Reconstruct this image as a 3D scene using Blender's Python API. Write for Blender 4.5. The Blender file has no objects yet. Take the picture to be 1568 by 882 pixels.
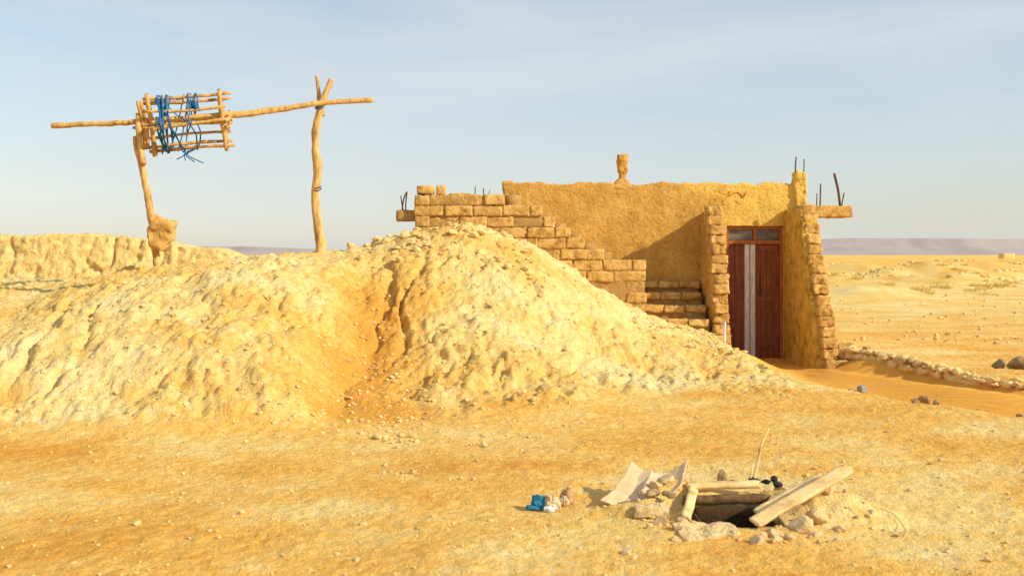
import bpy, math, random
import numpy as np
from mathutils import Vector, Matrix
random.seed(4); rng=np.random.default_rng(7)
scene=bpy.context.scene
CAMH=1.6
# ------------------------------------------------------------ noise
def _h(i,j,k,seed):
    h=(i.astype(np.int64)*374761393+j.astype(np.int64)*668265263+k.astype(np.int64)*2147483647+seed*974634777)&0xffffffff
    h=((h^(h>>13))*1274126177)&0xffffffff
    h=((h^(h>>15))*2246822519)&0xffffffff
    return (h^(h>>16))/4294967296.0
def n2(x,y,seed=0):
    xi=np.floor(x);yi=np.floor(y);fx=x-xi;fy=y-yi
    u=fx*fx*fx*(fx*(fx*6-15)+10);v=fy*fy*fy*(fy*(fy*6-15)+10)
    z=np.zeros_like(xi)
    a=_h(xi,yi,z,seed);b=_h(xi+1,yi,z,seed);c=_h(xi,yi+1,z,seed);d=_h(xi+1,yi+1,z,seed)
    return (a*(1-u)+b*u)*(1-v)+(c*(1-u)+d*u)*v
def f2(x,y,s,o=4,seed=0,g=.5):
    r=0;a=1;t=0
    x=x/s;y=y/s
    for k in range(o):
        r=r+a*(n2(x,y,seed+k*17)*2-1);t+=a;a*=g
        x,y=(x*1.6+y*1.2)+5.3,(y*1.6-x*1.2)+1.7
    return r/t
def n3(p,seed=0):
    i=np.floor(p);f=p-i;u=f*f*(3-2*f);r=0
    for dx in (0,1):
        for dy in (0,1):
            for dz in (0,1):
                w=(u[:,0] if dx else 1-u[:,0])*(u[:,1] if dy else 1-u[:,1])*(u[:,2] if dz else 1-u[:,2])
                r=r+w*_h(i[:,0]+dx,i[:,1]+dy,i[:,2]+dz,seed)
    return r
def f3(p,s,o=3,seed=0):
    r=0;a=1;t=0;p=p/s
    for k in range(o):
        r=r+a*(n3(p,seed+k*13)*2-1);t+=a;a*=.5;p=p*2.03+3.1
    return r/t
def worley(x,y,s,seed=0):
    x=x/s;y=y/s;xi=np.floor(x);yi=np.floor(y);best=np.full(x.shape,9.0);z=np.zeros_like(xi);val=np.zeros(x.shape)
    for a in (-1,0,1):
        for b in (-1,0,1):
            cx=xi+a+_h(xi+a,yi+b,z,seed);cy=yi+b+_h(xi+a,yi+b,z,seed+5)
            d=(cx-x)**2+(cy-y)**2
            m=d<best;best=np.where(m,d,best);val=np.where(m,_h(xi+a,yi+b,z,seed+9),val)
    return np.sqrt(best),val
def sst(a,b,x):
    t=np.clip((x-a)/(b-a),0,1);return t*t*(3-2*t)
# ------------------------------------------------------------ mesh helpers
def mkobj(name,verts,faces,mat=None,parent=None,smooth=True):
    me=bpy.data.meshes.new(name)
    v=np.asarray(verts,dtype=np.float32)
    nf,k=faces.shape
    me.vertices.add(len(v));me.vertices.foreach_set('co',v.ravel())
    me.loops.add(nf*k);me.loops.foreach_set('vertex_index',faces.astype(np.int32).ravel())
    me.polygons.add(nf);me.polygons.foreach_set('loop_start',np.arange(0,nf*k,k,dtype=np.int32))
    try: me.polygons.foreach_set('loop_total',np.full(nf,k,dtype=np.int32))
    except Exception: pass
    me.update(calc_edges=True);me.validate()
    me.polygons.foreach_set('use_smooth',np.full(len(me.polygons),smooth))
    ob=bpy.data.objects.new(name,me);scene.collection.objects.link(ob)
    if mat: me.materials.append(mat)
    if parent: ob.parent=parent
    return ob
def empty(name):
    e=bpy.data.objects.new(name,None);scene.collection.objects.link(e);e.empty_display_size=.2;return e
def boxgrid(lo,hi,res):
    lo=np.array(lo,float);hi=np.array(hi,float);n=[max(1,int(round((hi[i]-lo[i])/res))) for i in range(3)]
    idx={};V=[];F=[]
    def vid(i,j,k):
        t=(i,j,k)
        if t not in idx:
            idx[t]=len(V);V.append((lo[0]+(hi[0]-lo[0])*i/n[0],lo[1]+(hi[1]-lo[1])*j/n[1],lo[2]+(hi[2]-lo[2])*k/n[2]))
        return idx[t]
    for i in range(n[0]):
        for j in range(n[1]):
            F.append((vid(i,j,0),vid(i,j+1,0),vid(i+1,j+1,0),vid(i+1,j,0)))
            F.append((vid(i,j,n[2]),vid(i+1,j,n[2]),vid(i+1,j+1,n[2]),vid(i,j+1,n[2])))
    for i in range(n[0]):
        for k in range(n[2]):
            F.append((vid(i,0,k),vid(i+1,0,k),vid(i+1,0,k+1),vid(i,0,k+1)))
            F.append((vid(i,n[1],k),vid(i,n[1],k+1),vid(i+1,n[1],k+1),vid(i+1,n[1],k)))
    for j in range(n[1]):
        for k in range(n[2]):
            F.append((vid(0,j,k),vid(0,j,k+1),vid(0,j+1,k+1),vid(0,j+1,k)))
            F.append((vid(n[0],j,k),vid(n[0],j+1,k),vid(n[0],j+1,k+1),vid(n[0],j,k+1)))
    return np.array(V),np.array(F)
def rnd(V,lo,hi,r):
    lo=np.array(lo);hi=np.array(hi)
    c=np.clip(V,lo+r,hi-r);d=V-c;L=np.linalg.norm(d,axis=1,keepdims=True);L[L<1e-6]=1
    m=np.maximum(np.abs(d).max(axis=1,keepdims=True),1e-6)
    return c+d/L*np.minimum(m,r)
def disp(V,amp,s,seed=0,o=3):
    return V+amp*np.stack([f3(V,s,o,seed),f3(V,s,o,seed+40),f3(V,s,o,seed+80)],1)
class Acc:
    def __init__(s): s.V=[];s.F=[];s.n=0
    def add(s,V,F):
        s.V.append(np.asarray(V,float));s.F.append(np.asarray(F)+s.n);s.n+=len(V)
    def obj(s,name,mat,parent=None,smooth=True):
        V=np.concatenate(s.V)
        return mkobj(name,V,np.concatenate(s.F),mat,parent,smooth)
def rough_box(acc,lo,hi,res=.04,amp=.015,s=.15,r=.02,seed=0,rot=None,fineamp=.5):
    V,F=boxgrid(lo,hi,res);V=rnd(V,lo,hi,r);V=disp(V,amp,s,seed);V=disp(V,amp*fineamp,s*.3,seed+3,2)
    if rot is not None:
        c=(np.array(lo)+np.array(hi))/2;V=(V-c)@np.array(rot).T+c
    acc.add(V,F)
def catmull(P,n):
    P=[np.array(p,float) for p in P];P=[2*P[0]-P[1]]+P+[2*P[-1]-P[-2]];out=[]
    for i in range(1,len(P)-2):
        for k in range(n):
            t=k/n;a,b,c,d=P[i-1:i+3]
            out.append(.5*((2*b)+(-a+c)*t+(2*a-5*b+4*c-d)*t*t+(-a+3*b-3*c+d)*t**3))
    out.append(P[-2]);return np.array(out)
def tube(acc,pts,rad,n=6,sides=10,rough=.0,seed=0):
    R=np.array([[r,0,0] for r in rad]) if hasattr(rad,'__len__') else np.array([[rad,0,0]]*len(pts))
    P=catmull(pts,n);Rr=catmull(list(R),n)[:,0]
    V=[];up=np.array([.13,.31,.94]);m=len(P)
    T=np.gradient(P,axis=0);T/=np.linalg.norm(T,axis=1,keepdims=True)+1e-9
    prev=np.cross(T[0],up);prev/=np.linalg.norm(prev)
    for i in range(m):
        a=prev-T[i]*np.dot(prev,T[i]);a/=np.linalg.norm(a)+1e-9;prev=a;b=np.cross(T[i],a)
        for s in range(sides):
            th=2*math.pi*s/sides
            V.append(P[i]+Rr[i]*(a*math.cos(th)+b*math.sin(th)))
    V=np.array(V)
    if rough: V=disp(V,rough,max(rough*6,.03),seed)
    F=[]
    for i in range(m-1):
        for s in range(sides):
            F.append((i*sides+s,i*sides+(s+1)%sides,(i+1)*sides+(s+1)%sides,(i+1)*sides+s))
    V=np.vstack([V,P[0],P[-1]]);c0=len(V)-2
    for s in range(0,sides-1,2):
        F.append((c0,(s+2)%sides,(s+1)%sides,s));F.append((c0+1,(m-1)*sides+s,(m-1)*sides+(s+1)%sides,(m-1)*sides+(s+2)%sides))
    acc.add(V,np.array(F))
# ------------------------------------------------------------ materials
def newmat(name):
    m=bpy.data.materials.new(name);m.use_nodes=True;nt=m.node_tree;b=nt.nodes['Principled BSDF'];b.inputs['Roughness'].default_value=.95
    b.inputs['Specular IOR Level'].default_value=.1
    return m,nt,b
def tex(nt,scale,detail=5,rough=.6,vec=None,mapscale=None,kind='ShaderNodeTexNoise'):
    t=nt.nodes.new(kind);t.inputs['Scale'].default_value=scale
    if 'Detail' in t.inputs:t.inputs['Detail'].default_value=min(detail,5) if kind=='ShaderNodeTexNoise' else 0
    if 'Roughness' in t.inputs:t.inputs['Roughness'].default_value=rough
    if vec is None:
        g=nt.nodes.new('ShaderNodeNewGeometry');vec=g.outputs['Position']
    if mapscale:
        mp=nt.nodes.new('ShaderNodeMapping');mp.inputs['Scale'].default_value=mapscale;nt.links.new(vec,mp.inputs[0]);vec=mp.outputs[0]
    nt.links.new(vec,t.inputs['Vector']);return t
def ramp(nt,src,stops):
    r=nt.nodes.new('ShaderNodeValToRGB');e=r.color_ramp.elements
    while len(e)<len(stops): e.new(.5)
    for i,(p,c) in enumerate(stops):
        e[i].position=p;e[i].color=tuple(c)+(1,) if len(c)==3 else c
    nt.links.new(src,r.inputs[0]);return r
def mix(nt,f,a,b,mode='MIX'):
    m=nt.nodes.new('ShaderNodeMix');m.data_type='RGBA';m.blend_type=mode
    if isinstance(f,(int,float)): m.inputs[0].default_value=f
    else: nt.links.new(f,m.inputs[0])
    for s,i in ((a,6),(b,7)):
        if isinstance(s,tuple): m.inputs[i].default_value=s+(1,) if len(s)==3 else s
        else: nt.links.new(s,m.inputs[i])
    return m.outputs[2]
def math_(nt,op,a,b=None,c=None,clamp=False):
    m=nt.nodes.new('ShaderNodeMath');m.operation=op;m.use_clamp=clamp
    for i,s in enumerate((a,b,c)):
        if s is None: continue
        if isinstance(s,(int,float)): m.inputs[i].default_value=s
        else: nt.links.new(s,m.inputs[i])
    return m.outputs[0]
def bump(nt,b,h,dist,strength=1):
    n=nt.nodes.new('ShaderNodeBump');n.inputs['Distance'].default_value=dist;n.inputs['Strength'].default_value=strength
    nt.links.new(h,n.inputs['Height'])
    nt.links.new(n.outputs[0],b.inputs['Normal']);return n
W=(1,1,1);K=(0,0,0)
def simple(name,c1,c2,scale=8,bd=.01,bscale=30,rough=.95,mapscale=None,c3=None):
    m,nt,b=newmat(name)
    t=tex(nt,scale,5,.68,mapscale=mapscale)
    st=[(.3,c1),(.7,c2)] if c3 is None else [(.28,c1),(.5,c3),(.72,c2)]
    r=ramp(nt,t.outputs[0],st);nt.links.new(r.outputs[0],b.inputs['Base Color'])
    b.inputs['Roughness'].default_value=rough
    if bd:
        t2=tex(nt,bscale,4,.7,mapscale=mapscale);bump(nt,b,t2.outputs[0],bd)
    return m
def ground_mat():
    m,nt,b=newmat('desert_ground_mat')
    at=nt.nodes.new('ShaderNodeAttribute');at.attribute_name='sand'
    sm=nt.nodes.new('ShaderNodeAttribute');sm.attribute_name='soft'
    fine=tex(nt,13,5,.75); grain=tex(nt,75,3,.75)
    inv=math_(nt,'SUBTRACT',1,sm.outputs['Fac'])
    amt=math_(nt,'MULTIPLY_ADD',inv,1.1,.4)
    f=math_(nt,'ADD',at.outputs['Fac'],math_(nt,'MULTIPLY',math_(nt,'SUBTRACT',fine.outputs[0],.5),amt))
    col=ramp(nt,f,[(.0,(.87,.69,.345)),(.28,(.85,.615,.235)),(.56,(.83,.495,.125)),(.95,(.73,.35,.06))])
    g=ramp(nt,grain.outputs[0],[(.28,(.55,.47,.40)),(.43,W),(.75,(1.04,1.04,1.04))])
    c=mix(nt,.75,col.outputs[0],g.outputs[0],'MULTIPLY')
    nt.links.new(c,b.inputs['Base Color'])
    h=math_(nt,'MULTIPLY',fine.outputs[0],1.5)
    h=math_(nt,'MULTIPLY',h,math_(nt,'MULTIPLY_ADD',inv,.85,.15))
    h=math_(nt,'ADD',h,math_(nt,'MULTIPLY',grain.outputs[0],.2))
    bump(nt,b,h,.038,1)
    return m
M_ground=ground_mat()
def plaster_mat():
    m,nt,b=newmat('mud_plaster_mat')
    t=tex(nt,2.0,5,.65);f=tex(nt,18,5,.75)
    c=ramp(nt,t.outputs[0],[(.3,(.52,.27,.06)),(.5,(.69,.385,.09)),(.72,(.82,.50,.14))])
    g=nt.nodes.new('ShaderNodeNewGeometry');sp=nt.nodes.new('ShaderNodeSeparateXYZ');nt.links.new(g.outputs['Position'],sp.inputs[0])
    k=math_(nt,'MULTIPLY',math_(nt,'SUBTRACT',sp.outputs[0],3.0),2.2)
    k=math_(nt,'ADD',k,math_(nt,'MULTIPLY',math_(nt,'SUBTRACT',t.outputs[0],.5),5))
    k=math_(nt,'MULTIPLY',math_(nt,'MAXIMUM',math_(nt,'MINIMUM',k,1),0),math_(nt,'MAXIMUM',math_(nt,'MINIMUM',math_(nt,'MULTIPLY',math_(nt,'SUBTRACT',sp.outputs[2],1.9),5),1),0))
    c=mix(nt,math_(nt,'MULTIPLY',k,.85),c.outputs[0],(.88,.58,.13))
    c2=ramp(nt,f.outputs[0],[(.32,(.48,.41,.35)),(.46,(.92,.92,.92)),(.6,(1.05,1.05,1.05)),(.72,(1.2,1.18,1.12))])
    o=mix(nt,.75,c,c2.outputs[0],'MULTIPLY')
    nt.links.new(o,b.inputs['Base Color'])
    bump(nt,b,f.outputs[0],.035,1);return m
M_plaster=plaster_mat()
M_plasterY=simple('yellow_ochre_plaster_mat',(.30,.15,.03),(.82,.55,.14),5,.04,20,c3=(.70,.42,.07))
M_brick=simple('adobe_brick_mat',(.32,.165,.045),(.86,.57,.22),7,.026,34,c3=(.66,.38,.11))
M_brick2=simple('adobe_mortar_mat',(.34,.19,.06),(.58,.35,.12),9,.02,40)
M_mud=simple('mud_wall_mat',(.58,.37,.11),(.88,.68,.32),5,.05,14,c3=(.80,.56,.21))
M_stone=simple('stone_mat',(.42,.29,.13),(.86,.66,.34),3.5,.01,60,c3=(.78,.54,.22))
M_rock=simple('dark_rock_mat',(.22,.14,.08),(.55,.38,.19),12,.01,60)
M_grey=simple('grey_stone_mat',(.22,.22,.22),(.4,.38,.34),20,.004,60)
M_wood=simple('peeled_wood_mat',(.24,.12,.04),(.78,.52,.22),13,.010,26,mapscale=(1,1,.35),c3=(.58,.35,.12))
M_plank=simple('weathered_plank_mat',(.46,.27,.10),(.88,.68,.36),10,.004,50,mapscale=(.6,1,1),c3=(.78,.55,.25))
M_dwood=simple('dark_wood_mat',(.08,.04,.018),(.28,.16,.07),15,.006,50)
M_pitshade=simple('pit_shade_mat',(.03,.017,.009),(.12,.065,.03),12,.01,40)  # near-black brown, the pit's shade put into the lining colour
M_concrete=simple('concrete_mat',(.44,.29,.15),(.80,.59,.32),8,.014,40,c3=(.68,.47,.23))
M_rope=simple('blue_rope_mat',(.01,.08,.22),(.03,.20,.45),40,.003,120,rough=.6)
M_rust=simple('rusty_rebar_mat',(.08,.045,.03),(.18,.09,.05),40,.003,120,rough=.8)
M_card=simple('cardboard_mat',(.62,.42,.22),(.80,.60,.38),6,.003,60,c3=(.72,.50,.28))
M_black=simple('charred_cloth_mat',(.012,.012,.014),(.06,.055,.05),20,.02,30)
M_brown=simple('crumpled_paper_mat',(.34,.17,.07),(.66,.44,.24),20,.015,40)
M_bag=simple('blue_plastic_mat',(.01,.11,.22),(.05,.28,.45),10,.015,30,rough=.45)
M_bagt=simple('tan_plastic_mat',(.55,.34,.13),(.78,.62,.42),18,.015,30,rough=.5)
M_mesa=simple('distant_mesa_mat',(.33,.28,.285),(.43,.36,.345),.004,0)  # distance haze tinted into the mesa's base colour
M_grass=simple('dry_grass_mat',(.46,.33,.08),(.62,.46,.15),2,0)
def door_mat(name,a,bb,c):
    m,nt,b=newmat(name);t=tex(nt,6,5,.7,mapscale=(4,4,.5));r=ramp(nt,t.outputs[0],[(.3,a),(.55,bb),(.75,c)])
    s=tex(nt,30,4,.7,mapscale=(1,1,.4));sc=ramp(nt,s.outputs[0],[(.60,K),(.70,W)])
    nt.links.new(mix(nt,math_(nt,'MULTIPLY',sc.outputs[0],.5),r.outputs[0],(.42,.22,.09)),b.inputs['Base Color'])
    b.inputs['Roughness'].default_value=.55;b.inputs['Specular IOR Level'].default_value=.4
    bump(nt,b,t.outputs[0],.004);return m
M_door=door_mat('red_brown_door_paint_mat',(.13,.032,.010),(.24,.062,.018),(.38,.12,.035))
M_frame=door_mat('door_frame_paint_mat',(.28,.07,.015),(.42,.13,.025),(.5,.2,.04))
M_white=simple('white_paint_mat',(.50,.50,.49),(.84,.84,.84),9,.003,40,rough=.6,mapscale=(3,3,.6))
mg,nt,b=newmat('window_glass_mat');t=tex(nt,9,5,.6);r=ramp(nt,t.outputs[0],[(.3,(.08,.075,.055)),(.7,(.25,.22,.15))]);nt.links.new(r.outputs[0],b.inputs['Base Color']);b.inputs['Roughness'].default_value=.25;b.inputs['Specular IOR Level'].default_value=.5;M_glass=mg
M_red=simple('red_paint_mat',(.55,.20,.03),(.65,.28,.05),20,0)
# ------------------------------------------------------------ terrain
st=.022
def outer(a,ratio,lim):
    out=[];s=st;p=a
    while p<lim: s*=ratio if s<40 else 1.12;p+=s;out.append(p)
    return np.array(out)
fx=np.arange(-9.4,7.6,st);fy=np.arange(4.4,17.0,st)
xs=np.concatenate([-outer(9.4,1.06,5000)[::-1],fx,fx[-1]+ (outer(0,1.036,5000))])
ys=np.concatenate([-outer(-4.4,1.09,400)[::-1],fy,fy[-1]+outer(0,1.026,6000)])
C=[-14,-10,-7.5,-6.5,-5.6,-5,-4,-3,-2.2,-1.7,-1,-.3,.4,1,1.7,2.5,3.0,3.3,4,4.5,5,6,8]
T={
 6.0:[0]*23,
 8.5:[.07,.07,.04,.02,.02,.02,.02,.02,0,0,0,0,0,0,0,0,0,0,0,.02,.04,.04,.02],
 8.9:[.25,.2,.20,.18,.18,.20,.20,.18,.10,.02,.02,.02,0,0,0,0,.02,.02,.02,.05,.06,.02,-.10],
 9.4:[.5,.5,.46,.44,.48,.52,.54,.52,.36,.05,.05,.06,.03,.02,0,0,.02,.03,.04,.06,.05,-.16,-.20],
 10.2:[.8,.8,.70,.66,.70,.84,.92,.92,.72,.18,.20,.24,.18,.08,.04,.05,.08,.07,.06,.04,-.12,-.24,-.14],
 11.0:[1,.95,.85,.78,.82,1.06,1.24,1.24,1.0,.46,.50,.56,.40,.20,.10,.1,.12,.10,.05,-.12,-.20,-.14,-.02],
 12.0:[1.1,1.0,.85,.62,.80,1.27,1.50,1.54,1.34,1.04,1.08,1.05,.80,.50,.28,.2,.2,.14,-.06,-.18,-.10,.04,.0],
 13.0:[1.2,1.1,.95,.90,1.12,1.36,1.50,1.56,1.52,1.53,1.68,1.64,1.42,1.02,.60,.34,.27,.14,-.14,-.08,.04,.1,.0],
 13.8:[1.3,1.2,1.15,1.15,1.25,1.36,1.45,1.55,1.66,1.86,2.02,1.97,1.68,1.24,.76,.44,.36,.20,-.10,.08,.16,.0,.0],
 14.7:[1.3,1.2,1.22,1.2,1.25,1.33,1.4,1.5,1.6,1.82,1.9,1.8,1.58,1.22,.86,.55,.50,.0,-.10,-.05,.04,.0,.0],
 15.8:[1.2,1.2,1.2,1.2,1.2,1.2,1.25,1.35,1.4,1.4,1.4,1.2,1,.7,.5,.3,.3,-.1,-.1,-.1,.0,.0,.0],
 17.5:[1.0,1.1,1.1,1.1,1.1,1.1,1.1,1.1,1.0,.9,.7,.3,0,0,0,0,0,0,0,0,0,0,0],
 24.0:[0]*23}
ry=sorted(T);X,Y=np.meshgrid(xs,ys)
rows=np.array([np.interp(xs,[-22]+C,[0]+T[k]) for k in ry])
H=np.zeros_like(X)
idx=np.clip(np.searchsorted(ry,ys)-1,0,len(ry)-2)
for j,yv in enumerate(ys):
    i=idx[j];a=max(i-1,0);d=min(i+2,len(ry)-1)
    t=np.clip((yv-ry[i])/(ry[i+1]-ry[i]),0,1)
    h=ry[i+1]-ry[i]
    m0=(rows[i+1]-rows[a])/(ry[i+1]-ry[a])*h;m1=(rows[d]-rows[i])/(ry[d]-ry[i])*h
    H[j]=(2*t**3-3*t*t+1)*rows[i]+(t**3-2*t*t+t)*m0+(-2*t**3+3*t*t)*rows[i+1]+(t**3-t*t)*m1
def blur(A,r):
    k=np.exp(-.5*(np.arange(-3*r,3*r+1)/r)**2);k/=k.sum();n=3*r
    P=np.pad(A,((n,n),(0,0)),'edge');A=sum(k[i]*P[i:i+A.shape[0]] for i in range(len(k)))
    P=np.pad(A,((0,0),(n,n)),'edge');return sum(k[i]*P[:,i:i+A.shape[1]] for i in range(len(k)))
H=blur(H,5)
Hb=H.copy()
near=(1-sst(20,60,np.abs(X)))*(1-sst(20,60,Y))
mound=sst(.05,.20,Hb+.06*f2(X,Y,.5,4,171))*near*(1-.6*sst(3.0,3.4,X))
edge=Y-(12.3-(X-3.4)*1.55)+f2(X,Y,.8,3,77)*.35
inpit=sst(3.35,3.9,X)*(1-sst(14.3+9,24,Y))*sst(0,.25,edge)*(1-sst(-.1,.1,Y-(14.35-(X-4.55)*1.45)))
inpit=np.maximum(inpit,((X>3.3)&(X<4.4)&(Y>13.3)&(Y<16.1))*1.0)
inpit=blur(inpit,3)
wx=f2(X,Y,.9,3,11)*.3
slope=sst(8.7,9.3,Y)*(1-sst(12.3,13.2,Y+.3*(X<-1.8)))*(.45+.55*sst(-.25,.3,f2(X,Y,1.4,2,27)))
D=f2(X,Y,1.3,4,1)*.10
rill=1-np.abs(f2((X+wx)*1.0,Y*.3,.50,4,21,.55))*2.2
rill2=1-np.abs(f2((X+wx*.8),Y*.4,.2,3,31))*2.0
D+= -(sst(.5,1,rill)*.11-.03)*slope - (sst(.5,1,rill2)*.04)*slope
D+= (np.abs(f2(X,Y,.36,5,41,.58))*.115-.03)
w1,v1=worley(X+wx*.3,Y,.13,3);w2,v2=worley(X,Y,.065,8)
patch=sst(-.1,.3,f2(X,Y,.6,3,66))
D+= (1-sst(.1,.6,w1))*.036*v1*v1*patch + (1-sst(.1,.7,w2))*.022*v2*v2
D+= f2(X,Y,.07,3,51,.7)*.018
clod=sst(-.1,.3,f2(X,Y,.8,3,61))
Dg=f2(X,Y,1.1,4,71)*.035+np.abs(f2(X,Y,.22,5,81,.62))*.026+(1-sst(0,.6,w2))*.012*v2*clod+f2(X,Y,.05,2,91)*.006
ripple=np.sin((Y*.95+X*.35+f2(X,Y,.9,2,5)*.35)*2*math.pi/.17)*.008*sst(-.15,.2,f2(X,Y,1.1,2,95))+f2(X,Y,1.2,2,15)*.05
val=np.exp(-(((X+1.45+ (Y-10)*.10)/.50)**2))*sst(8.8,9.5,Y)*(1-sst(11.5,12.4,Y))
H+= near*(D*mound*(1-inpit)*(1-.3*val) + Dg*(1-mound)*(1-inpit)) + ripple*inpit*near
# scooped trench in the sand along the low wall
H-= .12*np.exp(-((Y-(13.75-(X-4.6)*1.35))/.35)**2)*sst(4.2,4.6,X)*(1-sst(6.3,6.8,X))*near
# well pit in foreground
PX,PY=1.34,6.05
dx=X-PX;dy=Y-PY;q=np.sqrt((dx/1.2)**2+(dy)**2)
rimn=f2(X,Y,.25,3,101)
back=.05+.95*sst(-.15,.2,dy)
H+= .07*back*np.exp(-((q-.46)/.14)**2)*(1+.8*rimn) + .10*np.exp(-(((X-2.02)/.26)**2+((Y-6.15)/.26)**2))*(1+.6*rimn)+ .08*np.exp(-(((X-1.06)/.16)**2+((Y-6.54)/.16)**2))*(1+.6*rimn)
hole=(1-sst(.22,.26,np.maximum(np.abs(dx),np.abs(dy)*1.05)+rimn*.01))
H-= hole*.9
far=sst(24,60,Y)
hill=sst(.0,.75,f2(X,Y,7,4,111,.55)*1.6)
H+= hill*.62*sst(36,60,Y)*(1-sst(240,420,Y)) + f2(X,Y,6,4,121)*.14*far
H+= np.exp(-(((X-12.4)/2.6)**2+((Y-37)/3)**2))*.5*(1+.9*f2(X,Y,1.6,4,8))
H+= np.exp(-(((X-27)/4)**2+((Y-66)/3)**2))*.6*(1+.8*f2(X,Y,3,4,9))
H+= np.exp(-(((X-42)/5)**2+((Y-95)/5)**2))*.7*(1+.8*f2(X,Y,3,4,19))
Hc=H
# sand attribute
S=.55+f2(X,Y*1.6,1.3,6,131,.70)*.66
S-= .27*mound*near
S+= .62*val
S=S*(1-inpit)+(.98+.2*f2(X,Y,.7,3,3))*inpit
S-= .34*np.exp(-((edge+.30)/.30)**2)*sst(3.3,3.8,X)*(1-inpit)*near
S+= .30*np.exp(-(((X+1.6)/.9)**2+((Y-12.4)/.8)**2))
S+= .30*(1-sst(4.8,6.2,Y))*(1-sst(-2.5,-.8,X)) 
S-= .30*np.exp(-(((X-4.2)/.8)**2+((Y-8.8)/.40)**2))
S-= .22*np.exp(-(((X+.1)/1.0)**2+((Y-5.6)/.4)**2))
S-= .22*np.exp(-(((X-1.95)/.4)**2+((Y-6.0)/.4)**2))
S-= .15*np.exp(-(((X-1.42)/.5)**2+((Y-6.2)/.45)**2))
S+= .14*sst(6.2,7,Y)*(1-sst(8.0,8.7,Y))*(1-sst(-1,1,X))
S+= .16*sst(36,60,Y)*hill
S-= .18*sst(20,30,Y)*(1-sst(60,120,Y))
soft=np.clip(inpit+.2*(1-mound)*near,0,1)
nx,ny=len(xs),len(ys)
ii=np.arange(nx*ny).reshape(ny,nx)
F=np.stack([ii[:-1,:-1].ravel(),ii[:-1,1:].ravel(),ii[1:,1:].ravel(),ii[1:,:-1].ravel()],1)
V=np.stack([X.ravel(),Y.ravel(),H.ravel()],1)
g=mkobj('ground',V,F,M_ground)
for nm,A in (('sand',S),('soft',soft)):
    a=g.data.attributes.new(nm,'FLOAT','POINT');a.data.foreach_set('value',A.ravel().astype(np.float32))
print('terrain',nx,ny)
def gz(x,y):
    i=np.clip(np.searchsorted(xs,x)-1,0,nx-2);j=np.clip(np.searchsorted(ys,y)-1,0,ny-2)
    tx=(x-xs[i])/(xs[i+1]-xs[i]);ty=(y-ys[j])/(ys[j+1]-ys[j])
    return (Hc[j,i]*(1-tx)+Hc[j,i+1]*tx)*(1-ty)+(Hc[j+1,i]*(1-tx)+Hc[j+1,i+1]*tx)*ty
# ------------------------------------------------------------ stones
import bmesh
def ico(sub):
    bm=bmesh.new();bmesh.ops.create_icosphere(bm,subdivisions=sub,radius=1);V=np.array([v.co[:] for v in bm.verts]);F=np.array([[v.index for v in f.verts] for f in bm.faces]);bm.free();return V,F
I1=ico(1);I2=ico(2);I3=ico(3)
_lib={}
def rockshape(base,amp,sd):
    V,F=base
    V=V*(1+amp*f3(V+sd*1.37,.9,2,sd%97))[:,None]
    for k in range(5):
        n=np.array([random.gauss(0,1) for _ in range(3)]);n/=np.linalg.norm(n);d=V@n;V=V-np.outer(np.maximum(d-.55,0),n)*.9
    return V
def rock(acc,x,y,z,s,base=I2,flat=.7,amp=.35,sc=(1,1,1)):
    key=(len(base[0]),amp)
    L=_lib.setdefault(key,[])
    if len(L)<40: L.append(rockshape(base,amp,random.randint(0,9999)));V=L[-1]
    else: V=random.choice(L)
    th=random.uniform(0,6.28);R=np.array([[math.cos(th),-math.sin(th),0],[math.sin(th),math.cos(th),0],[0,0,1]])
    V=(V*np.array([s*sc[0],s*sc[1],s*flat*sc[2]*random.uniform(.8,1.2)]))@R.T+np.array([x,y,z]);acc.add(V,base[1])
acc=Acc()
for _ in range(5000):
    x=random.uniform(-8,3);y=random.uniform(8.7,14.3)
    z=gz(x,y)
    if z<.1: continue
    s=.008+.034*random.random()**6; rock(acc,x,y,z+s*.1,s,I1)
for _ in range(560):
    x=random.gauss(-1.4,.6);y=random.uniform(8.6,11.6);s=.008+.028*random.random()**3;rock(acc,x,y,gz(x,y)+s*.15,s,I1)
for _ in range(5500):
    y=4.6+ (random.random()**1.3)*9;x=random.uniform(-1,1)*(y*.56)
    if (y>12 and x>3) or (abs(x-PX)<.33 and abs(y-PY)<.32):continue
    s=.003+.016*random.random()**6;rock(acc,x,y,gz(x,y)+s*.2,s,I1)
for _ in range(60):
    y=4.9+random.random()*5;x=random.uniform(-1,1)*(y*.54)
    if abs(x-PX)<.35 and abs(y-PY)<.35: continue
    s=.012+.014*random.random();rock(acc,x,y,gz(x,y)+s*.25,s,I2)
for (x,y,s) in [(-1.05,8.6,.06),(-.95,8.65,.045),(-.88,8.55,.03),(-.3,8.3,.035),(-.25,8.4,.025),(-.22,7.2,.012),(.05,9.3,.03),(-.95,7.3,.03),(-.7,7.25,.02),(-.78,7.35,.025),(-.3,7.1,.02)]:
    for k in range(4): rock(acc,x+random.gauss(0,.06),y+random.gauss(0,.03),gz(x,y)+.01,s*random.uniform(.3,1),I2)
for _ in range(160):
    x=random.uniform(-2.2,.3);y=random.uniform(12.6,14.1);s=.02+.05*random.random()**2;rock(acc,x,y,gz(x,y)+s*.3,s,I2)
for _ in range(90):
    x=random.uniform(1.6,3.2);y=random.uniform(12.6,14.6);s=.015+.04*random.random()**2;rock(acc,x,y,gz(x,y)+s*.3,s,I2)
for _ in range(900):
    y=18+random.random()**1.5*60;x=random.uniform(.28,.6)*y;s=.02+.06*random.random()**4;rock(acc,x,y,gz(x,y)+s*.2,s,I1)
acc.obj('stones',M_stone,smooth=False)
acc=Acc()
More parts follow.
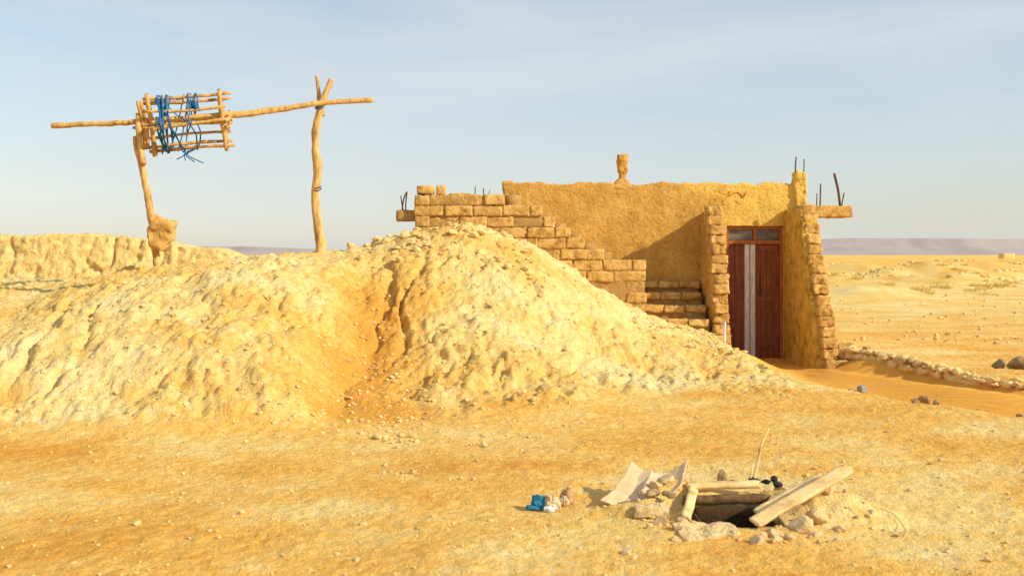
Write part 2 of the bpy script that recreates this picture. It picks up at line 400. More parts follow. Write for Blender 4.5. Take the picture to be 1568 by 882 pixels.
for _ in range(70):
    cy=random.uniform(50,140);cx=cy*random.uniform(.29,.6);cs=random.uniform(.6,2.4)
    for k in range(12):
        x=cx+random.gauss(0,cs);y=cy+random.gauss(0,cs*.6);s=random.uniform(.10,.32)*(.5+cy/140);rock(acc,x,y,gz(x,y)+s*.02,s,I2,flat=.5)
acc.obj('rubble_mounds',M_mud,smooth=True)
# ------------------------------------------------------------ adobe house
house=empty('adobe_house')
def wallbox(name,lo,hi,res=.05,amp=.03,mat=M_plaster,toprag=.03,seed=0,hole=None):
    V,F=boxgrid(lo,hi,res)
    if hole:
        c=V[F].mean(1);m=(c[:,0]>hole[0])&(c[:,0]<hole[1])&(c[:,2]<hole[2])&((c[:,1]<lo[1]+1e-3)|(c[:,1]>hi[1]-1e-3))
        F=F[~m]
    top=sst(hi[2]-.15,hi[2],V[:,2])
    V[:,2]+=top*toprag*(f3(V*np.array([1,1,0]),.22,4,seed+5)*1.6+.6*f3(V*np.array([1,1,0]),.08,2,seed+8)+.5*f3(V*np.array([1,1,0]),1.5,2,seed))
    V=disp(V,amp,.5,7,4);V=disp(V,amp*.4,.11,9,2)
    return mkobj(name,V,F,mat,house)
y0=16.0
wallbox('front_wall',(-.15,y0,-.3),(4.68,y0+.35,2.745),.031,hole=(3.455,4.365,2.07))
acc=Acc()
rough_box(acc,(3.34,y0+.02,-.3),(3.452,y0+.32,2.2),.05,.006,.1,.01,61);rough_box(acc,(3.453,y0+.022,2.055),(4.37,y0+.318,2.2),.05,.006,.1,.01,62);rough_box(acc,(4.368,y0+.02,-.3),(4.5,y0+.32,2.2),.05,.006,.1,.01,63)
acc.obj('door_reveal',M_plaster,house)
wallbox('left_wall',(-.15,y0+.35,-.3),(.15,21,2.70),.09)
wallbox('right_wall',(4.38,y0+.35,-.3),(4.68,21,2.70),.09)
wallbox('back_wall',(.15,20.7,-.3),(4.38,21,2.70),.1)
wallbox('flat_roof',(.14,y0+.34,2.35),(4.39,20.71,2.5),.14)
acc=Acc();rough_box(acc,(-.15,y0-.015,2.60),(.03,y0+.2,2.775),.03,.03,.1,.03,33);acc.obj('parapet_corner',M_plaster,house)
acc=Acc();rough_box(acc,(4.54,y0-.06,2.3),(4.72,y0+.2,2.92),.026,.04,.13,.02,3);acc.obj('corner_pillar',M_plaster,house)
acc=Acc()
def lathe(acc,prof,cx,cy,sides=14,sq=.5,amp=.02,seed=0):
    V=[];F=[]
    P=catmull([(r,0,z) for r,z in prof],4)
    for (r,_,z) in P:
        for s in range(sides):
            a=2*math.pi*s/sides;c,sn=math.cos(a),math.sin(a);k=1/ (max(abs(c),abs(sn))**sq)
            V.append((cx+r*c*k,cy+r*sn*k,z))
    m=len(P)
    for i in range(m-1):
        for s in range(sides):F.append((i*sides+s,i*sides+(s+1)%sides,(i+1)*sides+(s+1)%sides,(i+1)*sides+s))
    V.append((cx,cy,P[-1][2]));c=len(V)-1
    for s in range(0,sides,2):F.append((c,(m-1)*sides+s,(m-1)*sides+s+1,(m-1)*sides+(s+2)%sides))
    V=disp(np.array(V),amp,.1,seed);acc.add(disp(V,amp*.6,.035,seed+2),np.array(F))
lathe(acc,[(.17,2.66),(.12,2.76),(.055,2.82),(.05,2.88),(.085,2.95),(.085,3.04),(.09,3.15),(.095,3.20),(.090,3.215),(.03,3.217)],1.79,16.15,20,.8,.032,5)
acc.obj('roof_finial',M_plaster,house)
BR=Acc();core=Acc()
def brick(lo,hi,amp=.010):
    a=random.gauss(0,.02);b=random.gauss(0,.014)
    R=np.array([[math.cos(a),-math.sin(a),0],[math.sin(a),math.cos(a),0],[0,0,1]])@np.array([[math.cos(b),0,math.sin(b)],[0,1,0],[-math.sin(b),0,math.cos(b)]])
    j=np.array([random.gauss(0,.005),random.gauss(0,.012),random.gauss(0,.003)])
    rough_box(BR,np.array(lo)+j,np.array(hi)+j,.026,amp*1.3,.11,.012,random.randint(0,500),R,fineamp=1.1)
ch=.158
prof=[(2.0,1.53),(1.38,1.69),(1.08,1.86),(.88,2.02),(.64,2.18),(.45,2.34),(-.12,2.50)]
z=.55
courses=[]
while z<2.5-ch+.05:
    courses.append(z);z+=ch+.004
sx0=-1.45
for k,zb in enumerate(courses):
    zt=zb+ch
    xr=-.12
    for (x,t) in prof:
        if zt<=t+.05: xr=x;break
    xl=1.70 if zt<1.2 else sx0
    if zt<1.2: xr=2.0-.03*(k%2)
    off=.21 if k%2 else 0
    x=xl-off if xl==sx0 else xl
    while x<xr-.04:
        L=(.42 if xl==sx0 else .30)*random.uniform(.93,1.07)
        x1=min(x+L,xr)
        if xr-x1<.12:x1=xr
        xa=max(x,xl)
        if x1-xa>.06: brick((xa+.003,14.80,zb+.003),(x1-.003,15.05,zt-.001))
        x=x1
ztop=courses[-1]+ch
brick((-1.42,14.82,ztop+.01),(-1.18,15.04,ztop+.14));brick((-1.13,14.9,ztop),(-1.0,15.02,ztop+.15));brick((-.95,14.86,ztop),(-.62,15.0,ztop+.03))
for i,(x,t) in enumerate(prof):
    xa=sx0+.02
    rough_box(core,(xa,14.812,.5 if i==0 else prof[i-1][1]-.03),(x-.02,15.03,t-.03),.06,.012,.1,.02,i)
BR.obj('stair_parapet_bricks',M_brick,house);core.obj('stair_parapet_core',M_brick2,house)
BR=Acc()
for i,(zt,yf) in enumerate([(.63,14.92),(.82,15.2),(1.0,15.5),(1.17,15.78)]):
    nb=3;w=(2.97-2.0)/nb
    for b_ in range(nb):
        brick((2.0+w*b_+.006,yf,zt-.10),(2.0+w*(b_+1)-.006,yf+.3,zt),amp=.015)
BR.obj('front_step_bricks',M_brick,house)
acc=Acc()
for i,(zt,yf) in enumerate([(.60,14.97),(.79,15.25),(.97,15.55),(1.14,15.83)]):
    rough_box(acc,(1.95,yf,-.2),(2.98,15.98-i*.002,zt),.06,.015,.15,.02,i)
for i in range(9):
    xr=1.98-i*.23; rough_box(acc,(xr-.25,15.06,.2),(xr,15.98,1.2+.145*(i+1)),.1,.012,.15,.02,20+i)
rough_box(acc,(-1.4,15.06,.9),(-.1,15.98,2.42),.1,.012,.2,.02,50)
acc.obj('stair_treads',M_brick2,house)
BR=Acc()
def wing(X0,X1,yT,yB,zB,zT,slant):
    n=int(round((zT-zB)/.15));h=(zT-zB)/n
    for k in range(n):
        t=k/(n-1);yf=yB+(yT-yB)*t
        xo=slant*(1-t)+random.gauss(0,.008)
        brick((X0+xo,yf+random.gauss(0,.015),zB+k*h+.003),(X1+xo+random.gauss(0,.012),yf+.34,zB+(k+1)*h-.003),amp=.017)
wing(3.0,3.23,15.15,14.75,.12,2.34,.03)
wing(4.41,4.63,15.15,14.1,-.05,2.36,.05)
BR.obj('wing_wall_bricks',M_brick,house)
def wingcore(name,X0,X1,yT,yB,zB,zT,mat,sd=1):
    V,F=boxgrid((X0,14.6,zB),(X1,15.99,zT),.035)
    t=(V[:,2]-zB)/(zT-zB);yf=yB+(yT-yB)*t
    u=(V[:,1]-14.6)/(15.99-14.6);V[:,1]=yf+(15.99-yf)*u
    V=disp(V,.03,.3,sd);V=disp(V,.018,.07,sd+4)
    mkobj(name,V,F,mat,house)
wingcore('left_wing_wall',3.02,3.21,15.20,14.82,-.2,2.28,M_plaster,sd=3)
wingcore('right_wing_wall',4.375,4.61,15.17,14.14,-.3,2.31,M_plasterY,sd=6)
acc=Acc();rough_box(acc,(4.60,15.3,2.17),(5.24,15.62,2.35),.03,.022,.13,.012,8);acc.obj('lintel_slab',M_brick,house)
acc=Acc();rough_box(acc,(-1.74,14.9,2.10),(-1.40,15.15,2.27),.035,.015,.15,.02,9);acc.obj('landing_slab',M_brick2,house)
acc=Acc()
for p,r in [([(-1.66,15,2.2),(-1.64,15,2.4),(-1.6,15,2.53)],.011),([(-1.6,15,2.2),(-1.60,15,2.38),(-1.58,15,2.55)],.010),([(-1.63,15.05,2.2),(-1.67,15.05,2.4),(-1.68,15.05,2.49)],.008),
 ([(-.56,14.95,2.4),(-.55,14.95,2.62)],.008),([(-.42,14.95,2.4),(-.43,14.95,2.60)],.008),([(-.38,14.95,2.4),(-.33,14.95,2.57)],.006),
 ([(4.58,16.05,2.8),(4.57,16.05,3.0),(4.58,16.05,3.17)],.012),([(4.70,16.05,2.8),(4.71,16.05,3.14)],.009),
 ([(4.78,15.45,2.3),(4.79,15.45,2.70)],.011),([(5.10,15.45,2.3),(5.06,15.45,2.6),(5.0,15.45,2.86)],.02),([(5.12,15.5,2.3),(5.17,15.5,2.56)],.010),([(4.74,15.5,2.3),(4.75,15.5,2.55)],.008)]:
    tube(acc,p,r,4,8,.002)
acc.obj('rebar_rods',M_rust,house)
door=Acc();fr=Acc();wh=Acc();gl=Acc();hw=Acc()
def pb(acc,lo,hi,res=.2,r=.004):
    V,F=boxgrid(lo,hi,res);V=rnd(V,lo,hi,r);acc.add(V,F)
dx0,dx1=3.46,4.355;zb,zt=-.25,2.05;yd=16.08
pb(fr,(dx0-.02,yd-.03,zb),(dx0+.035,yd+.08,zt));pb(fr,(dx1-.035,yd-.03,zb),(dx1+.02,yd+.08,zt))
pb(fr,(dx0+.035,yd-.03,zt-.04),(dx1-.035,yd+.08,zt));pb(fr,(dx0+.035,yd-.03,1.77),(dx1-.035,yd+.08,1.83));pb(fr,(3.89,yd-.025,1.83),(3.95,yd+.07,zt-.04))
pb(gl,(dx0+.035,yd+.03,1.83),(3.89,yd+.035,zt-.04));pb(gl,(3.95,yd+.03,1.83),(dx1-.035,yd+.035,zt-.04))
for a,b_ in ((dx0+.035,3.905),(3.912,dx1-.035)):
    n=4;w=(b_-a)/n
    for k in range(n): pb(door,(a+w*k+.0015,yd+.01,zb),(a+w*(k+1)-.0015,yd+.045,1.768),r=.005)
    for z_ in (.1,.85,1.66): pb(door,(a+.01,yd-.004,z_),(b_-.01,yd+.0095,z_+.09),r=.003) if a>3.9 else None
pb(wh,(3.755,yd-.012,zb),(3.835,yd+.008,1.765));pb(wh,(3.847,yd-.014,zb),(3.925,yd+.008,1.765))
pb(hw,(4.0,yd-.03,.92),(4.02,yd-.005,1.06));pb(hw,(4.26,yd-.02,1.10),(4.29,yd-.005,1.16));pb(hw,(3.94,yd-.025,.97),(4.0,yd-.006,.99))
door.obj('door_leaves',M_door,house,False);fr.obj('door_frame',M_frame,house,False);wh.obj('white_door_stripe',M_white,house,False);gl.obj('transom_panes',M_glass,house,False);hw.obj('door_latch',M_rust,house,False)
acc=Acc();yg=15.985
for pts in ([(3.3,2.63),(3.42,2.56),(3.5,2.62),(3.44,2.50),(3.36,2.45)],[(3.5,2.55),(3.62,2.6),(3.72,2.52),(3.76,2.6)],[(3.25,2.48),(3.34,2.55),(3.40,2.40)],[(3.60,2.46),(3.66,2.40)]):
    tube(acc,[(x,yg,z_) for x,z_ in pts],.008,5,6,.008)
acc.obj('red_paint_scribble',M_red,house)
acc=Acc();tube(acc,[(3.09,14.45,.1),(3.085,14.45,.45),(3.09,14.45,.62)],.018,4,8,.002);acc.obj('marker_stake',M_white)
# ------------------------------------------------------------ mud wall at left
V,F=boxgrid((-11.5,16.6,.6),(-4.55,17.5,1.95),.034)
tx=V[:,0]
toph=np.interp(tx,[-13,-9,-8.3,-7.2,-6.6,-6.0,-5.5,-5.0,-4.75,-4.55],[1.93,1.93,1.92,1.94,1.89,1.86,1.72,1.70,1.62,1.5])
V[:,2]=.6+(V[:,2]-.6)*(toph-.6)/1.35
V[:,2]+=sst(.6,1,(V[:,2]-.6)/(toph-.6))*(.03*f3(V*np.array([1,1,0]),.5,4,7)+.03*f3(V*np.array([1,1,0]),.09,2,9))
front=1-sst(16.6,17.5,V[:,1])
V[:,1]-=front*(.35*(1-(V[:,2]-.6)/(toph-.6)))
col=1-np.abs(f3(V*np.array([1,.6,.4]),.34,4,12))*2.2
V[:,1]+=front*sst(.5,1,col)*.07
col=1-np.abs(f3(V*np.array([1,.6,.5]),.12,3,14))*2.2
V[:,1]+=front*sst(.4,1,col)*.03
V=disp(V,.05,.6,3,3);V=disp(V,.028,.08,5,3)
mkobj('mud_wall',V,F,M_mud)
# ------------------------------------------------------------ low boundary wall
acc=Acc()
pth=catmull([(4.74,14.35,.24),(5.0,14.0,.23),(5.3,13.3,.18),(5.7,12.6,.08),(6.05,12.1,.02),(6.9,11.2,.0)],14)
for k in range(len(pth)-1):
    p=pth[k];s=random.uniform(.05,.085)
    rock(acc,p[0]+random.gauss(0,.02),p[1],p[2]+random.gauss(0,.012),s,I2,flat=.7,sc=(1.3,1.1,1))
    rock(acc,p[0]+random.gauss(0,.03),p[1]+.04,p[2]-.08,.10,I2,flat=.9)
for _ in range(26):
    t=random.randint(30,60);p=pth[t];s=random.uniform(.03,.07);rock(acc,p[0]+random.gauss(.05,.12),p[1]+random.gauss(0,.12),gz(p[0],p[1])+.05,s,I2)
acc.obj('low_stone_wall',M_stone,smooth=False)
BR=Acc();brick((4.66,14.22,.14),(4.92,14.4,.33));brick((4.96,14.0,.12),(5.06,14.12,.30));BR.obj('adobe_block',M_brick)
acc=Acc()
for (x,y,s) in [(4.20,12.3,.05),(4.75,11.75,.05),(4.80,11.6,.065),(4.9,11.5,.05),(4.55,12.0,.035),(4.85,11.7,.04),(4.9,9.6,.04),(6.85,13.5,.14),(6.95,13.2,.12),(6.75,13.8,.1),(7.1,13.6,.15)]:
    rock(acc,x,y,gz(x,y)+s*.6,s,I3,.8,.4)
acc.obj('rocks',M_rock,smooth=False)
acc=Acc();rock(acc,4.34,12.3,gz(4.34,12.3)+.09,.08,I3,.85,.15);acc.obj('grey_stone',M_grey)
# ------------------------------------------------------------ windlass
wl=empty('well_windlass')
def pw(px,py,d): return ((px-784)*d/1524, d, CAMH+(390-py)*d/1524)
dL,dR=12.7,13.3
acc=Acc()
tube(acc,[pw(492,395,dR),pw(490,360,dR),pw(482,300,dR),pw(487,260,dR),pw(482,215,dR),pw(489,170,dR),pw(498,145,dR),pw(507,122,dR)],[.078,.07,.05,.058,.05,.048,.04,.035],8,12,.032,3)
tube(acc,[pw(494,178,dR+.04),pw(489,160,dR+.05),pw(488,140,dR+.05),pw(484,116,dR+.05)],[.035,.03,.025,.02],6,10,.01,4)
acc.obj('right_forked_post',M_wood,wl)
acc=Acc()
tube(acc,[pw(240,412,dL),pw(238,385,dL),pw(233,340,dL),pw(226,300,dL),pw(217,255,dL),pw(206,210,dL)],[.045,.045,.045,.045,.045,.035],8,12,.026,7)
tube(acc,[pw(220,252,dL-.05),pw(215,225,dL-.07),pw(213,200,dL-.07),pw(211,174,dL-.07)],[.04,.035,.035,.03],6,10,.015,9)
acc.obj('left_forked_post',M_wood,wl)
acc=Acc()
V,F=boxgrid((-.15,-.12,-.2),(.15,.12,.2),.022);V=rnd(V,(-.15,-.12,-.2),(.15,.12,.2),.04);V[:,0]*=1-.4*np.clip((-.02-V[:,2])*5,0,1)
V=disp(V,.04,.15,4);V=disp(V,.02,.05,14);a=.3;V=V@np.array([[math.cos(a),0,-math.sin(a)],[0,1,0],[math.sin(a),0,math.cos(a)]])+np.array(pw(246,358,dL-.1));acc.add(V,F)
acc.obj('stump_block',M_brick,wl)
acc=Acc()
tube(acc,[pw(80,193,dL-.1),pw(145,190,dL-.08),pw(210,187,dL-.03),pw(290,181,dL+.1),pw(360,176,dL+.25),pw(420,169,dR-.2),pw(470,161,dR-.1),pw(520,156,dR),pw(572,154,dR+.05)],[.04,.033,.035,.04,.042,.04,.037,.035,.032],8,12,.017,15)
acc.obj('axle_pole',M_wood,wl)
reel=Acc();ax0=np.array(pw(236,192,dL+.03));ax1=np.array(pw(346,184,dL+.22));A=(ax1-ax0);L=np.linalg.norm(A);A/=L
U=np.array([0,0,1.0]);U-=A*np.dot(U,A);U/=np.linalg.norm(U);Vv=np.cross(A,U)
def rp(t,a,r): return ax0+A*L*t+(U*math.cos(a)+Vv*math.sin(a))*r
r0=.31
angs=[math.radians(a) for a in (14,100,196,285)]
for t in (0,1):
    for q in (0,1):
        a=angs[q]+(.12 if t else 0)
        off=A*(.035 if q else -.035)
        for sh in (-.05,.05):
            side=(U*math.cos(a+math.pi/2)+Vv*math.sin(a+math.pi/2))*sh*.9
            e=.085
            tube(reel,[rp(t,a,r0+e)+off+side,rp(t,a,0)+off+side*1.05+np.array([random.gauss(0,.008)]*3),rp(t,a,-(r0+e))+off+side],[.026,.03,.025],5,9,.014,int(t*7+q*3+(sh>0)))
for i,a in enumerate(angs):
    for k in range(2):
        rr=r0-.03+.06*k
        tube(reel,[rp(-.10-random.random()*.06,a+.06*(k*2-1),rr),rp(.5,a+random.gauss(0,.03),rr-.015),rp(1.05+random.random()*.08,a-.07*(k*2-1),rr)],[.024,.022,.020],6,9,.012,30+i*3+k)
for a,r_,t0,t1 in ((.9,.25,-.12,1.02),(4.1,.25,-.1,1.04)):
    tube(reel,[rp(t0,a,r_),rp(.5,a+.1,r_-.02),rp(t1,a+.05,r_)],.019,5,8,.010,60+int(a*3))
for dz,tt in ((-.02,-.13),(.05,-.17)):
    tube(reel,[rp(tt,.4,.32),rp(tt+.03,1.5,.05),rp(tt,3.3,.30)],[.024,.026,.024],5,8,.01,70)
reel.obj('cage_reel',M_wood,wl)
rope=Acc()
def loop(t0,t1,n,r=.008,seed=0):
    pts=[]
    for k in range(n*4+1):
        a=angs[k%4]+random.gauss(0,.05);t=t0+(t1-t0)*k/(n*4)
        rr=r0+.055+random.gauss(0,.012)
        pts.append(rp(t+random.gauss(0,.025),a,rr))
        pts.append(rp(t+random.gauss(0,.03)+ (t1-t0)/(n*8),a+math.pi/4,rr*.80-random.random()*.07))
    tube(rope,pts,r,3,6,.004,seed)
loop(.08,.16,3,.010,1);loop(.10,.20,2,.011,2);loop(.15,.6,1,.008,3);loop(.52,.58,1,.009,5);loop(.25,.5,1,.008,6)
for k in range(5):
    a=rp(.45+random.random()*.15,random.choice(angs),r0+.05);b_=rp(.12+random.random()*.2,random.choice(angs),r0+.05);m_=(a+b_)/2-U*.06;tube(rope,[a,m_,b_],.008,5,6)
for k in range(4):
    a=rp(.40+.05*k,math.pi,r0+.03);tube(rope,[a,a+np.array([-.03-.03*k,0,-.08]),a+np.array([-.12+.07*k,0,-.13-.02*k])],.007,5,6)
for k in range(8):
    c=rp(.58,.4,.22);v=[c+np.array([random.gauss(0,.035),random.gauss(0,.03),random.gauss(0,.04)]) for _ in range(4)];tube(rope,v,.011,4,6)
for k in range(3):
    c=np.array(pw(490,163,dR));tube(rope,[c+np.array([.05*math.cos(t+k),.055*math.sin(t+k),.04*math.sin(t*1.0+k)+.01*k]) for t in (0,1.2,2.4,3.6,4.8,6.28)],.008,4,6)
rope.obj('blue_rope',M_rope,wl)
acc=Acc()
for c,rr in ((pw(489,166,dR),.055),(pw(485,290,dR),.06),(pw(211,196,dL),.055)):
    c=np.array(c)
    for k in range(2): tube(acc,[c+np.array([rr*math.cos(t),rr*math.sin(t),.02*k+.02*math.sin(t+k)]) for t in np.linspace(0,6.28,9)],.007,3,6)
acc.obj('lashing_wire',M_rust,wl)
# ------------------------------------------------------------ foreground well debris
def plank(name,p0,p1,w,th,twist=0,mat=M_plank,seed=0):
    p0=np.array(p0,float);p1=np.array(p1,float);L=np.linalg.norm(p1-p0);V,F=boxgrid((0,-w/2,-th/2),(L,w/2,th/2),.012 if th<.03 else .02)
    V=rnd(V,(0,-w/2,-th/2),(L,w/2,th/2),.003);V[:,0]+=(V[:,0]>L*.98)*f3(V*np.array([0,1,1]),.03,2,seed)*.05
    V=disp(V,.006,.08,seed)
    X_=(p1-p0)/L;Y_=np.cross((0,0,1),X_);Y_/=np.linalg.norm(Y_);Z_=np.cross(X_,Y_);c,s=math.cos(twist),math.sin(twist)
    Y2=Y_*c+Z_*s;Z2=-Y_*s+Z_*c
    return mkobj(name,V@np.array([X_,Y2,Z2])+p0,F,mat)
plank('wooden_plank',(1.40,5.76,.05),(2.05,6.04,.31),.085,.022,.35,seed=1)
plank('wooden_plank',(1.47,5.92,.06),(1.93,6.14,.225),.11,.022,.2,seed=2)
plank('wooden_plank',(1.03,5.90,.04),(1.16,6.36,.10),.06,.03,.3,seed=3)
plank('wooden_plank',(1.12,6.40,.11),(1.60,6.44,.12),.05,.03,.5,M_plank,4)
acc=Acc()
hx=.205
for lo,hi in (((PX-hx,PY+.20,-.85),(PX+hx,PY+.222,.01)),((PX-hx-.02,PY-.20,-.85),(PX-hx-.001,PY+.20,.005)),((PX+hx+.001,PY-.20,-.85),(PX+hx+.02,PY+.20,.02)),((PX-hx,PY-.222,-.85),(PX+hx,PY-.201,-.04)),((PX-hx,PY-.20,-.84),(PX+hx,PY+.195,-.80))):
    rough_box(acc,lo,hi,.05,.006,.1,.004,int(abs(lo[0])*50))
acc.obj('pit_shade_lining',M_pitshade)  # frame boards and floor coloured dark so the pit reads as shaded
plank('wooden_beam',(1.08,6.29,.05),(1.60,6.29,.06),.05,.05,.1,M_dwood,6)
Rz=np.array([[.96,-.26,0],[.26,.96,0],[0,0,1]]);Rx=np.array([[1,0,0],[0,.98,-.17],[0,.17,.98]])
acc=Acc();rough_box(acc,(.92,5.56,.0),(1.28,5.74,.045),.018,.03,.12,.008,1,Rz@Rx);acc.obj('concrete_slab',M_concrete,smooth=False)
acc=Acc();rough_box(acc,(.74,5.95,.02),(.94,6.10,.07),.018,.03,.1,.008,5);acc.obj('concrete_slab',M_concrete,smooth=False)
acc=Acc()
for (x,y,s) in [(1.48,5.62,.045),(1.40,5.56,.04),(1.66,5.74,.08),(1.80,5.86,.07),(1.35,5.48,.04),(1.46,5.50,.04),(1.02,6.50,.06),(.93,6.42,.05),(1.55,5.56,.03),(1.73,5.64,.03),(2.2,5.7,.02),(.6,5.3,.03),(.7,5.9,.02),(2.5,5.25,.025),(.88,5.86,.045),(1.75,6.5,.05),(1.85,6.45,.04),(.80,6.52,.035),(.72,6.75,.03),(1.9,5.75,.04),(.9,5.52,.03),(1.0,5.85,.04),(1.02,6.0,.035)]:
    rock(acc,x,y,gz(x,y)+s*.3,s,I3,.7,.45)
for k in range(120):
    a=random.uniform(0,6.28);R=random.uniform(.3,.7);x=1.42+R*1.2*math.cos(a);y=6.1+R*math.sin(a);s=.006+.022*random.random()**2
    if abs(x-PX)<.27 and abs(y-PY)<.27: continue
    rock(acc,x,y,gz(x,y)+s*.3,s,I2,.7,.4)
acc.obj('rim_stones',M_concrete,smooth=False)
acc=Acc();rock(acc,1.46,6.88,gz(1.46,6.88)+.07,.05,I3,1.7,.3,sc=(.9,.8,1));acc.obj('upright_rock',M_rock,smooth=False)
acc=Acc()
for k in range(10): rock(acc,1.58+random.gauss(0,.10),6.56+random.gauss(0,.04),gz(1.58,6.56)+.08+random.gauss(0,.008),random.uniform(.03,.05),I3,.5,.6)
acc.obj('charred_rag',M_black)
acc=Acc()
for k in range(8): rock(acc,.95+random.gauss(0,.05),6.22+random.gauss(0,.04),.11,random.uniform(.02,.045),I3,.6,.5)
acc.obj('burnt_rubble',M_rock,smooth=False)
n=26
def sheet(name,c,mat,warp,seed,parent=None):
    V=[];F=[]
    for i in range(n+1):
        for j in range(n+1):
            u,v=i/n,j/n;V.append((c[0]*(1-u)+c[1]*u)*(1-v)+(c[3]*(1-u)+c[2]*u)*v)
    V=np.array(V);U_=np.repeat(np.linspace(0,1,n+1),n+1);W_=np.tile(np.linspace(0,1,n+1),n+1)
    V[:,2]+=warp(U_,W_);V=disp(V,.02,.2,seed);V=disp(V,.006,.05,seed+2)
    for i in range(n):
        for j in range(n):F.append((i*(n+1)+j,(i+1)*(n+1)+j,(i+1)*(n+1)+j+1,i*(n+1)+j+1))
    ob=mkobj(name,V,np.array(F),mat,parent);s=ob.modifiers.new('s','SOLIDIFY');s.thickness=.006;return ob
cb=empty('cardboard_sheet')
cor=[np.array(p) for p in ((.56,6.25,.04),(.78,6.18,.02),(.93,6.60,.14),(.80,6.72,.18))]
sheet('left_flap',cor,M_card,lambda u,v:-.04*np.sin(v*math.pi)*(1-u*.3)+.05*np.abs(u-.5),3,cb)
c2=[np.array(p) for p in ((.785,6.20,.07),(1.08,6.36,.14),(1.19,6.66,.21),(.93,6.62,.16))]
sheet('right_flap',c2,M_card,lambda u,v:-.05*np.sin(u*math.pi)*(1-.3*v)+.02*v*u,8,cb)
bag=empty('plastic_bag');I5=ico(5)
def blob(name,c,s,mat,seed,parent):
    V,F=I5;V=V*(1+.5*f3(V+seed,.8,3,seed)+.45*(np.abs(f3(V+seed,.45,4,seed+4))-.2))[:,None]
    V=V*np.array(s)+np.array(c);mkobj(name,V,F,mat,parent)
blob('blue_part',(.19,6.27,.035),(.07,.05,.05),M_bag,3,bag)
blob('tan_part',(.25,6.24,.045),(.055,.045,.05),M_bagt,11,bag)
blob('white_part',(.235,6.19,.02),(.035,.03,.02),M_white,17,bag)
blob('blue_fold',(.13,6.25,.015),(.045,.03,.018),M_bag,19,bag)
bp=empty('crumpled_paper');blob('wad',(.355,6.38,.05),(.05,.04,.055),M_brown,23,bp);blob('fold',(.33,6.34,.03),(.035,.03,.03),M_bagt,27,bp)
acc=Acc();tube(acc,[(1.585,6.6,.06),(1.63,6.62,.2),(1.66,6.63,.33),(1.72,6.66,.44)],[.010,.009,.008,.005],5,8,.003,3);tube(acc,[(1.57,6.58,.08),(1.59,6.6,.16),(1.6,6.62,.2)],[.007,.006,.004],4,6);acc.obj('dry_stick',M_plank)
acc=Acc();tube(acc,[(2.12,6.2,.10),(2.2,6.1,.07),(2.28,5.95,.05),(2.27,5.75,.015),(2.22,5.65,.01)],.0018,8,6);acc.obj('thin_wire',M_rust)
# ------------------------------------------------------------ dry grass
V=[];F=[]
def tuft(x,y,r,nb):
    z=gz(x,y)
    for _ in range(nb):
        a=random.uniform(0,6.28);rr=r*random.random()**.6;bx=x+rr*math.cos(a);by=y+rr*.8*math.sin(a);h=r*random.uniform(.25,.6)*(1-.5*rr/r);lx=math.cos(a)*h*.7;ly=math.sin(a)*h*.5;w=.008+.0004*y
        i=len(V);V.extend([(bx-w,by,z-.02),(bx+w,by,z-.02),(bx+lx+w*.3,by+ly,z+h),(bx+lx-w*.3,by+ly,z+h)]);F.append((i,i+1,i+2,i+3))
for _ in range(90):
    y=random.uniform(36,90);x=y*random.uniform(.30,.62);tuft(x,y,random.uniform(.2,.5),34)
for x,y,r in ((22,47,.5),(24,49,.5),(17.6,43,.45),(19,44,.45)): tuft(x,y,r,60)
mkobj('dry_grass',np.array(V),np.array(F),M_grass,smooth=False)
# ------------------------------------------------------------ distant mesas & hut
def mesa(name,x0,x1,y,h,seed,step=18):
    xs_=np.arange(x0,x1,step);V=[];F=[];prof_=[(-260,0),(-120,.35),(-50,.6),(-30,.95),(0,1.0),(500,1.0),(700,0)]
    for x in xs_:
        e=min(1,(x-x0)/400,(x1-x)/400);xa=np.array([x]);q=np.array([0.])
        t=h*(max(e,0)**.5)*(.92+.08*float(f2(xa,q,900,4,seed)[0]))
        off=float(f2(xa,q,300,4,seed+9)[0])*120
        for (dy_,hh) in prof_: V.append((x,y+dy_+off*(1-hh*.3),t*hh-2))
    m=len(prof_)
    for i in range(len(xs_)-1):
        for k in range(m-1):F.append((i*m+k,(i+1)*m+k,(i+1)*m+k+1,i*m+k+1))
    mkobj(name,np.array(V),np.array(F),M_mesa)
mesa('mesa_hill',720,3400,3300,64,3);mesa('mesa_hill',-1500,-560,3600,38,13);mesa('mesa_hill',-4200,-1900,3800,30,23)
ht=Acc();rough_box(ht,(148,300,0),(151.5,303,1.9),.5,.05,1,.05,1);ht.obj('distant_hut',M_mud)
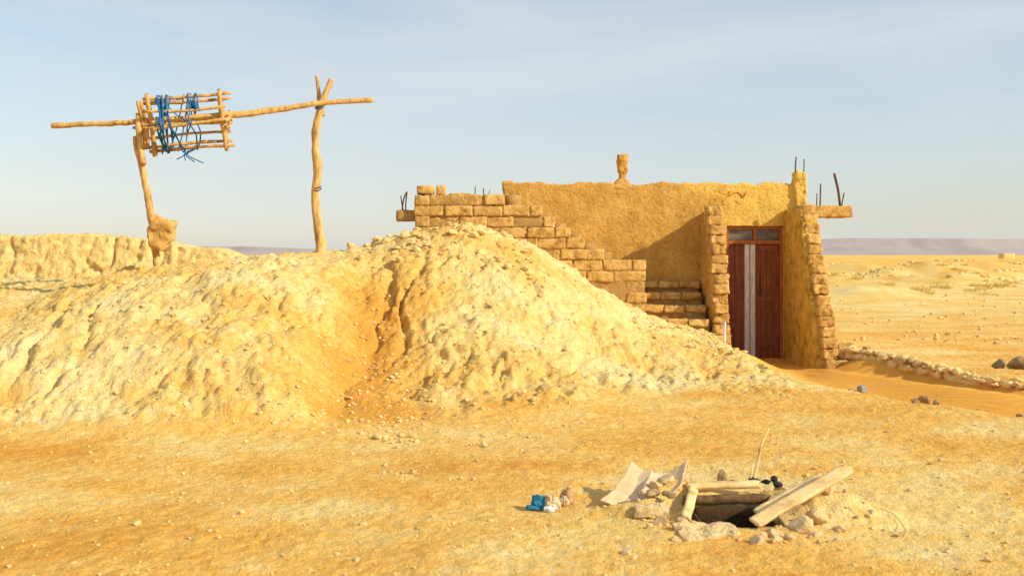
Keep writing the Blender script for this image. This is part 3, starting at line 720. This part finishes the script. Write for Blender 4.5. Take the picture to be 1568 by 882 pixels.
# ------------------------------------------------------------ sun, sky
S_=Vector((.82,-.42,.54)).normalized()
elev=math.asin(S_.z);az=math.atan2(S_.x,S_.y)
sd=bpy.data.lights.new('sun','SUN');sd.energy=5.0;sd.angle=math.radians(.7);sd.color=(1,.905,.69)
so=bpy.data.objects.new('sun',sd);scene.collection.objects.link(so);so.rotation_euler=(-S_).to_track_quat('-Z','Y').to_euler();so.location=(10,-5,12)
w=bpy.data.worlds.new("World");scene.world=w;w.use_nodes=True;nt=w.node_tree;bg=nt.nodes['Background']
sk=nt.nodes.new('ShaderNodeTexSky');sk.sky_type='NISHITA';sk.sun_disc=False;sk.sun_elevation=elev;sk.sun_rotation=az;sk.air_density=1.3;sk.dust_density=.6;sk.ozone_density=2.0
tc=nt.nodes.new('ShaderNodeTexCoord');mp=nt.nodes.new('ShaderNodeMapping');mp.inputs['Scale'].default_value=(1.0,1.3,5.5);mp.inputs['Rotation'].default_value=(0,.22,.3)
nt.links.new(tc.outputs['Generated'],mp.inputs[0])
cn=nt.nodes.new('ShaderNodeTexNoise');cn.inputs['Scale'].default_value=1.7;cn.inputs['Detail'].default_value=7;cn.inputs['Roughness'].default_value=.55;cn.inputs['Distortion'].default_value=.5
nt.links.new(mp.outputs[0],cn.inputs['Vector'])
cr=ramp(nt,cn.outputs[0],[(.34,(.38,.38,.38)),(.68,(.86,.86,.86))])
skb=mix(nt,1.0,sk.outputs[0],(1.20,1.20,1.26),'MULTIPLY')
o=mix(nt,cr.outputs[0],skb,(6.3,6.75,7.05))
nt.links.new(o,bg.inputs[0]);bg.inputs[1].default_value=.113
# ------------------------------------------------------------ camera
cd=bpy.data.cameras.new('camera');cam=bpy.data.objects.new('camera',cd);scene.collection.objects.link(cam);scene.camera=cam
cam.location=(0,0,CAMH);cam.rotation_euler=(math.pi/2,0,0);cd.lens=35;cd.sensor_width=36;cd.clip_end=20000;cd.clip_start=.1
cd.shift_y=-51/1568
cd.dof.use_dof=True;cd.dof.focus_distance=13.5;cd.dof.aperture_fstop=3.2
scene.view_settings.view_transform='Standard';scene.view_settings.look='None';scene.view_settings.exposure=0
